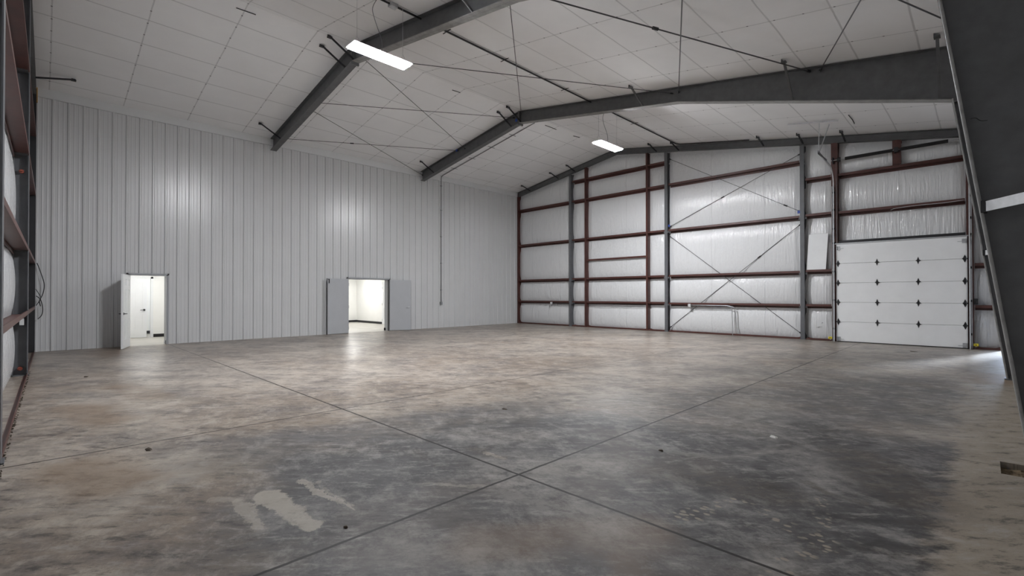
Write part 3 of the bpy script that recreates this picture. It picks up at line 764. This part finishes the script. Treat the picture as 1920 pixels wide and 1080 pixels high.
# ------------------------------------------------------------------ overhead door
def overhead_door():
    root = thing('door_1', (15.6, -.05, 0), 'white five-section overhead door in the far wall', 'overhead door', kind='structure')
    x0, x1 = 14.10, 17.08; H = 3.03 / 5
    for k in range(5):
        z0, z1 = .02 + k * H + .003, .02 + (k + 1) * H - .003
        mb = MB(); mb.box(x0, x1, -.062, -.014, z0, z1)
        mb.build('door_section', 'ohdoor', root, bevel=.006)
    mb = MB(); mb.box(x0, x1, -.058, -.018, 0, .022); mb.build('bottom_seal', 'black', root)
    mb = MB(); mb.box(x0 - .03, x1 + .02, -.075, -.015, 3.052, 3.083); mb.build('top_rail', 'galv', root)
    for k in range(1, 5):
        z = .02 + k * H
        for x in (15.127, 16.065):
            mb = MB(); y = -.063
            mb.prism([(x - .035, y, z), (x, y, z - .11), (x + .035, y, z), (x, y, z + .11)], (0, -.006, 0))
            mb.tube([(x - .05, y - .012, z), (x + .05, y - .012, z)], .014, 8); mb.box(x + .035, x + .06, y - .02, y, z - .012, z + .004)
            mb.build('centre_hinge', 'darkmetal', root)
        for x, s in ((x0 + .05, -1), (x1 - .05, 1)):
            mb = MB(); y = -.063
            mb.prism([(x - .045, y, z), (x, y, z - .11), (x + .045, y, z), (x, y, z + .11)], (0, -.006, 0))
            mb.tube([(x - .05, y - .016, z), (x + .05, y - .016, z)], .016, 8)
            mb.tube([(x, y - .02, z), (x + s * .09, y - .02, z)], .008, 6)
            mb.build('edge_hinge', 'darkmetal', root)
    for x, s in ((x0 + .055, -1), (x1 - .055, 1)):
        for z, h in ((.09, .13), (2.93, .11)):
            mb = MB(); y = -.063; mb.box(x - .05, x + .05, y - .012, y, z - h / 2, z + h / 2); mb.box(x - .01 + s * .03, x + .01 + s * .03, y - .06, y, z - h / 2, z + h / 2)
            mb.bar((x - s * .14, y - .01, z - .01), (x, y - .01, z - .01), .012, .01)
            mb.build('corner_bracket', 'galv', root)
    # tracks
    for x, s in ((14.035, 1), (17.135, -1)):
        pts = [(x, -.10, 0), (x, -.10, 4.95)]
        arc = [(x, -.10 - .5 * (1 - math.cos(a)), 4.95 + .5 * math.sin(a)) for a in [i * PI / 2 / 8 for i in range(1, 9)]]
        path = pts + arc + [(x, -2.04, 5.575)]
        mb = MB()
        for a, b in zip(path, path[1:]):
            d = (Vector(b) - Vector(a)).normalized(); nrm = Vector((1, 0, 0)).cross(d)
            mb.bar(a, b, .006, .055, nrm)
            off = nrm * .0275
            for q in (-1, 1): mb.bar(Vector(a) + off * q + Vector((s * .012, 0, 0)), Vector(b) + off * q + Vector((s * .012, 0, 0)), .026, .004, nrm)
        mb.build('track', 'galvlite' , root)
        mb = MB(); xx = x - s * .035
        mb.box(min(xx, xx + s * .03), max(xx, xx + s * .03), -.03, -.012, 0, 4.9); mb.box(xx - .003, xx + .003, -.09, -.012, 0, 4.9); mb.build('track_angle', 'galvlite', root)
        for z in (.4, 1.3, 2.2, 3.1, 3.55, 4.15, 4.7): MB().box(x - .03, x + .04, -.075, -.012, z - .03, z + .03).build('track_bracket', 'darkmetal', root)
    mb = MB(); mb.box(14.045, 14.055, -2.06, -1.0, 5.50, 5.56); mb.build('track_stiffener', 'darkmetal', root)
    # hanger to the roof
    mb = MB()
    mb.bar((13.23, -1.84, roof(13.23) - .035), (14.50, -1.84, roof(14.5) - .035), .045, .008); mb.bar((13.23, -1.86, roof(13.23) - .05), (14.50, -1.86, roof(14.5) - .05), .006, .04)
    mb.bar((14.05, -2.0, 5.56), (14.05, -1.86, roof(14.05) - .04), .04, .012, (1, 0, 0)); mb.bar((14.07, -1.98, 5.58), (14.22, -1.5, roof(14.22) - .04), .04, .012, (1, 0, 0))
    mb.build('track_hanger', 'galvlite', root)
    # torsion shaft and springs
    MB().tube([(14.0, -.13, 5.70), (17.2, -.13, 5.70)], .013, 8).build('torsion_shaft', 'galv', root)
    for a, b in ((14.36, 15.52), (15.68, 16.72)):
        mb = MB(); n = int((b - a) / .012); path = []
        mb.tube([(a + (b - a) * i / 60, -.13, 5.70) for i in range(61)], .046, 12)
        for i in range(0, 60): mb.tube([(a + (b - a) * (i + .2) / 60, -.13, 5.70), (a + (b - a) * (i + .7) / 60, -.13, 5.70)], .052, 12)
        mb.build('torsion_spring', 'black', root)
    for x in (14.20, 17.0): MB().tube([(x - .04, -.13, 5.70), (x - .02, -.13, 5.70), (x + .04, -.13, 5.70)], .07, 14).build('cable_drum', 'darkmetal', root)
    mb = MB(); mb.box(15.55, 15.65, -.17, -.012, 5.63, 5.77); mb.build('centre_bearing', 'darkmetal', root)
    for x in (14.04, 17.16):
        mb = MB(); mb.box(x - .012, x + .012, -.18, -.012, 5.61, 5.79); mb.build('end_bearing', 'darkmetal', root)
    for x in (14.125, 17.06): MB().tube([(x, -.085, .1), (x, -.12, 5.64)], .003, 5).build('lift_cable', 'galv', root)
overhead_door()
for x, z, lab in ((13.93, .105, 'yellow door sensor at floor level on the exposed track side'), (17.235, .12, 'yellow door sensor at floor level next to the tapered column')):
    root = thing('door_sensor', (x, -.05, z), lab, 'sensor', 'yellow door sensors')
    mb = MB(); mb.box(x - .05, x + .05, -.085, -.03, z - .035, z + .035); mb.build('body', 'yellow', root, bevel=.008)
    MB().tube([(x, -.085, z), (x, -.093, z)], .014, 10).build('lens', 'black', root)
    mb = MB(); mb.box(x - .02, x + .02, -.03, -.0, z - .06, z + .02); mb.build('mount', 'galv', root)
mb = MB(); mb.box(17.198, 17.28, -.05, .0, 1.20, 1.36)
tag(mb.build('control_box', 'black', bevel=.006), 'small black control box beside the overhead door near the tapered column', 'control box')
# white board standing on a girt
mb = MB(); mb.hexa([(13.26, .035, 2.285), (13.80, .035, 2.285), (13.80, .06, 2.285), (13.26, .06, 2.285), (13.325, .075, 3.44), (13.865, .075, 3.44), (13.865, .10, 3.44), (13.325, .10, 3.44)])
mb2 = mb.build('foam_board', 'foam'); tag(mb2, 'white board leaning on a girt beside the overhead door', 'board')

# ------------------------------------------------------------------ panel doors
def six_panel(mb, w, h, t):
    """leaf in local coords: x along width 0..w, y thickness, z height; raised panels both sides"""
    mb.box(0, w, -t / 2, t / 2, 0, h)
    cols = ((.115, w / 2 - .055), (w / 2 + .055, w - .115)); rows = ((.24 * h / 2.03, .80 * h / 2.03), (.98 * h / 2.03, 1.62 * h / 2.03), (1.72 * h / 2.03, 1.90 * h / 2.03))
    return cols, rows
def leaf_frame(mb, M4):
    mb.v = [tuple(M4 @ Vector(v)) for v in mb.v]; return mb
def panel_leaf(root, M4, w=.9, h=2.03, t=.044, mat='doorwhite', handle=True, hside=1):
    mb = MB(); cols, rows = ((.115, w / 2 - .055), (w / 2 + .055, w - .115)), [(a * h / 2.03, b * h / 2.03) for a, b in ((.24, .80), (.98, 1.62), (1.72, 1.90))]
    # stiles, rails with recessed panels
    xs = [0, cols[0][0], cols[0][1], cols[1][0], cols[1][1], w]; zs = [0] + [q for r in rows for q in r] + [h]
    for i in range(5):
        for k in range(7):
            a, b, c, d = xs[i], xs[i + 1], zs[k], zs[k + 1]
            if i in (1, 3) and k in (1, 3, 5):
                mb.box(a, b, -t / 2 + .014, t / 2 - .014, c, d)
                mb.box(a + .035, b - .035, -t / 2 + .004, t / 2 - .004, c + .035, d - .035)
            else: mb.box(a, b, -t / 2, t / 2, c, d)
    leaf = leaf_frame(mb, M4).build('door_leaf', mat, root)
    if handle:
        mb = MB(); x = w - .07
        for s in (-1, 1):
            mb.tube([(x, s * t / 2, .95), (x, s * (t / 2 + .012), .95)], .033, 14); mb.tube([(x, s * (t / 2 + .01), .95), (x, s * (t / 2 + .055), .95)], .011, 8)
            mb.tube([(x + .012, s * (t / 2 + .05), .95), (x - .11, s * (t / 2 + .055), .945)], .011, 8)
        leaf_frame(mb, M4).build('lever_handle', 'darkmetal', leaf)
        for z in (.2, 1.0, 1.82): leaf_frame(MB().tube([(0, -t / 2 - .004, z - .05), (0, -t / 2 - .004, z + .05)], .009, 8), M4).build('hinge', 'galv', leaf)
    return leaf
def jambs(root, d, mat='trim', depth=.31, w=.045):
    y0, y1, zt = d
    mb = MB()
    mb.box(-depth, .05, y0 - .01, y0 + .02, 0, zt); mb.box(-depth, .05, y1 - .02, y1 + .01, 0, zt); mb.box(-depth, .05, y0 - .01, y1 + .01, zt - .02, zt + .01)
    mb.box(.028, .05, y0 - w, y0, 0, zt + w); mb.box(.028, .05, y1, y1 + w, 0, zt + w); mb.box(.028, .05, y0 - w, y1 + w, zt, zt + w)
    return mb.build('door_frame', mat, root)
# single door
root = thing('door_2', (0, -15.5, 0), 'single doorway in the ribbed wall with its white six-panel door standing open', 'door', kind='structure')
jambs(root, D1, 'doorgrey')
ang = math.atan2(-.25, .87)
panel_leaf(root, Matrix.Translation((.06, -15.965, .012)) @ Matrix.Rotation(ang, 4, 'Z'))
# double door
root = thing('door_3', (0, -8.48, 0), 'double doorway in the ribbed wall with both flat grey doors folded open', 'door', kind='structure')
jambs(root, D2, 'doorgrey')
mb = MB(); mb.box(-.05, .055, D2[0], D2[1], D2[2] - .03, D2[2] - .018); mb.build('head_seal', 'black', root)
mb = MB(); mb.box(-.05, .052, D2[1] - .022, D2[1] - .02 + .002, 0, D2[2] - .02); mb.build('jamb_seal', 'black', root)
def flat_leaf(M4, handle, bolt, w=.885, h=2.09, t=.045):
    mb = MB(); mb.box(0, w, -t / 2, t / 2, .012, h)
    leaf = leaf_frame(mb, M4).build('door_leaf', 'doorgrey', root, bevel=.004)
    mb = MB(); mb.box(w - .001, w + .002, -t / 2, t / 2, .012, h); leaf_frame(mb, M4).build('edge_strip', 'darkmetal', leaf)
    if handle:
        mb = MB(); x = w - .075
        for s in (-1, 1):
            mb.tube([(x, s * t / 2, .96), (x, s * (t / 2 + .014), .96)], .036, 14); mb.tube([(x, s * (t / 2 + .01), .96), (x, s * (t / 2 + .06), .96)], .012, 8)
            mb.tube([(x + .012, s * (t / 2 + .055), .96), (x - .125, s * (t / 2 + .06), .955)], .013, 8)
        leaf_frame(mb, M4).build('lever_handle', 'galv', leaf)
    if bolt:
        mb = MB()
        for s in (-1, 1):
            y0, y1 = sorted((s * t / 2, s * (t / 2 + .02))); mb.box(w - .075, w - .045, y0, y1, h - .18, h - .02); mb.box(w - .05, w - .02, y0, y1, h - .045, h - .02)
        leaf_frame(mb, M4).build('flush_bolt', 'darkmetal', leaf)
    for z in (.2, 1.02, 1.88): leaf_frame(MB().tube([(0, t / 2 + .004, z - .055), (0, t / 2 + .004, z + .055)], .010, 8), M4).build('hinge', 'galv', leaf)
flat_leaf(Matrix.Translation((.075, D2[0] + .0, 0)) @ Matrix.Rotation(math.radians(-90 + 7), 4, 'Z'), False, True)
flat_leaf(Matrix.Translation((.075, D2[1] - .0, 0)) @ Matrix.Rotation(math.radians(90 - 15), 4, 'Z'), True, False)

# rooms behind the partition
def room(tagname, x0, x1, y0, y1, h, hole=None, lights=(), bright='roomlight'):
    mb = MB(); t = .1
    if hole:
        mb.box(x0 - t, x0, y0, hole[0], 0, h); mb.box(x0 - t, x0, hole[1], y1, 0, h); mb.box(x0 - t, x0, hole[0], hole[1], hole[2], h)
    else: mb.box(x0 - t, x0, y0, y1, 0, h)
    mb.box(x0 - t, x1, y0 - t, y0, 0, h); mb.box(x0 - t, x1, y1, y1 + t, 0, h)
    o = mb.build('wall_' + tagname, 'drywall'); tag(o, f'bright white walls of the {tagname} room seen through the {"single" if tagname == "hallway" else "double"} doorway', 'wall', kind='structure')
    mb = MB(); mb.box(x0 - t, x1, y0 - t, y1 + t, h, h + .08); c = mb.build('ceiling_' + tagname, 'drywall'); tag(c, f'white ceiling of the {tagname} room', 'ceiling', kind='structure')
    mb = MB(); mb.box(x0 - t, x1 + .3, y0 - t, y1 + t, -.06, -.001); f = mb.build('floor_' + tagname, 'concrete'); tag(f, f'pale concrete floor of the {tagname} room', 'floor', kind='structure')
    for i, (lx, ly) in enumerate(lights):
        root = thing('ceiling_light', (lx, ly, h - .02), f'ceiling light inside the {tagname} room', 'ceiling light', 'lights in the back rooms')
        mb = MB(); mb.box(lx - .32, lx + .32, ly - .32, ly + .32, h - .05, h - .001); mb.build('housing', 'trim', root)
        mb = MB(); mb.box(lx - .29, lx + .29, ly - .29, ly + .29, h - .058, h - .05); mb.build('diffuser', bright, root)
room('hallway', -3.25, -.30, -16.6, -14.3, 2.6, (-15.95, -15.03, 2.05), [(-1.9, -15.3)], 'halllight')
room('office', -7.0, -.30, -11.0, -5.45, 2.7, None, [(-2.2, -8.0), (-5.2, -6.8)])
# far side of the hallway door
mb = MB(); mb.box(-5.4, -5.3, -16.6, -14.0, 0, 2.6); mb.box(-5.4, -3.35, -16.7, -16.6, 0, 2.6); mb.box(-5.4, -3.35, -14.1, -14.0, 0, 2.6)
tag(mb.build('wall_inner_room', 'drywall'), 'white wall of the inner room glimpsed past the hallway door', 'wall', kind='structure')
mb = MB(); mb.box(-5.4, -3.25, -16.7, -14.0, -.06, -.001); tag(mb.build('floor_inner_room', 'concrete'), 'pale floor of the inner room past the hallway door', 'floor', kind='structure')
mb = MB(); mb.box(-5.4, -3.25, -16.7, -14.0, 2.6, 2.68); tag(mb.build('ceiling_inner_room', 'drywall'), 'ceiling of the inner room past the hallway door', 'ceiling', kind='structure')
mb = MB(); mb.box(-4.35, -4.05, -15.3, -15.0, 2.56, 2.599); o = mb.build('ceiling_light', 'roomlight'); tag(o, 'ceiling light of the inner room past the hallway door', 'ceiling light', 'lights in the back rooms')
mb = MB(); mb.box(-5.3, -5.28, -16.6, -14.1, 0, .11); tag(mb.build('baseboard_inner_room', 'black'), 'black skirting glimpsed past the hallway door', 'baseboard', kind='structure')
root = thing('door_4', (-3.25, -15.5, 0), 'white six-panel door at the back of the hallway, slightly ajar', 'door', kind='structure')
panel_leaf(root, Matrix.Translation((-3.27, -15.94, .01)) @ Matrix.Rotation(math.radians(88), 4, 'Z'), w=.80, h=2.02)
mb = MB(); mb.box(-3.255, -3.232, -16.02, -15.95, 0, 2.11); mb.box(-3.255, -3.232, -15.03, -14.96, 0, 2.11); mb.box(-3.255, -3.232, -16.02, -14.96, 2.05, 2.12); mb.build('door_casing', 'doorwhite', root)
mb = MB(); mb.box(-3.25, -3.235, -14.95, -14.3, 0, .11)
tag(mb.build('baseboard_hallway', 'black'), 'black skirting on the back wall of the hallway', 'baseboard', kind='structure')
mb = MB(); mb.box(-6.99, -6.975, -11, -5.45, 0, .11); mb.box(-7.0, -4.28, -5.465, -5.45, 0, .11); mb.box(-.31, -.295, D2[1] - .045, D2[1] - .021, 0, .11); mb.box(-.36, -.30, D2[1] + .0, D2[1] + .05, 0, .11)
tag(mb.build('baseboard_office', 'black'), 'black skirting around the bright room behind the double doors', 'baseboard', kind='structure')
mb = MB(); mb.box(-.31, -.20, D2[1] - .026, D2[1] - .0205, 0, .11); mb.box(-.06, .0, D1[1] - .026, D1[1] - .0205, 0, .11)
tag(mb.build('trim_2', 'black'), 'black skirting returns at the feet of the doorway jambs', 'trim', kind='structure')
root = thing('door_5', (-3.5, -5.5, 0), 'white six-panel door in the side wall of the bright room behind the double doors', 'door', kind='structure')
panel_leaf(root, Matrix.Translation((-4.15, -5.49, .01)) @ Matrix.Rotation(0, 4, 'Z'), w=.86, h=2.03)
mb = MB(); mb.box(-4.24, -4.16, -5.475, -5.452, 0, 2.1); mb.box(-3.28, -3.2, -5.475, -5.452, 0, 2.1); mb.box(-4.24, -3.2, -5.475, -5.452, 2.05, 2.13); mb.build('door_casing', 'doorwhite', root)

# ------------------------------------------------------------------ side door with daylight
root = thing('door_6', (18.1, .1, 0), 'open side door behind the tapered column letting in daylight', 'door', kind='structure')
mb = MB(); mb.box(0, .62, -.022, .022, .01, 2.05)
leaf_frame(mb, Matrix.Translation((18.39, .02, 0)) @ Matrix.Rotation(math.atan2(-.95, -.315), 4, 'Z')).build('door_leaf', 'doorgrey', root)
mb = MB(); mb.box(14, 26, .40, 14, -.12, -.05)
tag(mb.build('ground_outside', 'concrete'), 'concrete apron outside the side door', 'ground', kind='structure')

# ------------------------------------------------------------------ scraps on the floor
def scrap(name, x, y, r, mat, label, cat, group=None, h=.012):
    mb = MB(); n = 7; ring = []
    a0 = random.uniform(0, 6)
    for i in range(n):
        a = a0 + 2 * PI * i / n; q = r * random.uniform(.55, 1.1); ring.append((x + q * math.cos(a) * 1.3, y + q * math.sin(a) * .8))
    top = [(x + (u - x) * .7, y + (v - y) * .7, h * random.uniform(.5, 1.2)) for u, v in ring]
    mb.add([(u, v, .001) for u, v in ring] + top, [tuple(range(n))[::-1], tuple(range(n, 2 * n))] + [(i, (i + 1) % n, n + (i + 1) % n, n + i) for i in range(n)])
    tag(mb.build(name, mat), label, cat, group)
scrap('plaster_chip', 15.875, -12.5, .035, 'chip', 'white chip lying on the dark floor', 'chip', h=.02)
scrap('dry_leaf', 11.80, -17.08, .045, 'leafdry', 'dark dry leaf on the beige floor near the first faint joint', 'leaf', 'dry scraps on the floor', .014)
scrap('dry_leaf', 13.05, -13.6, .04, 'leafdry', 'dark scrap lying beside the long floor joint', 'leaf', 'dry scraps on the floor')
scrap('dry_leaf', 14.55, -16.45, .02, 'leafdry', 'tiny dark scrap beside the pale plaster smears', 'leaf', 'dry scraps on the floor')
scrap('dry_leaf', 15.25, -13.7, .022, 'leafdry', 'tiny dark scrap past the crossing of the joints', 'leaf', 'dry scraps on the floor')
scrap('dry_leaf', 16.1, -1.9, .07, 'leafdry', 'dark scrap on the floor in front of the overhead door', 'leaf', 'dry scraps on the floor')
scrap('dry_leaf', 6.0, -17.2, .05, 'leafdry', 'dark scrap on the floor by the near wall', 'leaf', 'dry scraps on the floor')

# ------------------------------------------------------------------ world and camera
w = bpy.data.worlds.new('sky'); sc.world = w; w.use_nodes = True
nt = w.node_tree; nt.nodes.clear()
o = nt.nodes.new('ShaderNodeOutputWorld'); bg = nt.nodes.new('ShaderNodeBackground')
bg.inputs[0].default_value = (.60, .75, 1.0, 1); bg.inputs[1].default_value = 10.0
nt.links.new(bg.outputs[0], o.inputs[0])

sun = bpy.data.lights.new('sun', 'SUN'); so = bpy.data.objects.new('sun', sun); COL.objects.link(so)
sun.energy = 7; sun.angle = math.radians(9); sun.color = (.78, .88, 1.0)
so.rotation_euler = Vector((-.30, -.905, -.30)).to_track_quat('-Z', 'Y').to_euler(); so.location = (22, 10, 6)

cam = bpy.data.cameras.new('camera'); co = bpy.data.objects.new('camera', cam); COL.objects.link(co)
cam.sensor_width = 36; cam.sensor_fit = 'HORIZONTAL'; cam.lens = 887.93 / 1920 * 36
cam.shift_y = 6.487 / 1920
cam.clip_start = .02; cam.clip_end = 200
yaw, pitch, roll = -.7844, .0081, -.0006
f = Vector((math.sin(yaw) * math.cos(pitch), math.cos(yaw) * math.cos(pitch), math.sin(pitch)))
r = Vector((math.cos(yaw), -math.sin(yaw), 0)); u = r.cross(f)
c, s = math.cos(roll), math.sin(roll)
r2 = c * r + s * u; u2 = -s * r + c * u
mat = Matrix((r2, u2, -f)).transposed().to_4x4(); mat.translation = Vector((17.4042, -17.8271, 1.4576))
co.matrix_world = mat
sc.camera = co

vs = sc.view_settings
sc.display_settings.display_device = 'sRGB'
vs.view_transform = 'Standard'; vs.look = 'None'; vs.gamma = 1; vs.use_curve_mapping = False
vs.exposure = 0.72
sc.cycles.max_bounces = 6; sc.cycles.diffuse_bounces = 5; sc.cycles.glossy_bounces = 3; sc.cycles.transmission_bounces = 1; sc.cycles.transparent_max_bounces = 2
sc.cycles.caustics_reflective = False; sc.cycles.caustics_refractive = False
sc.cycles.sample_clamp_indirect = 8
sc.cycles.use_light_tree = False
sc.cycles.use_adaptive_sampling = True; sc.cycles.adaptive_threshold = .02
sc.cycles.use_denoising = True
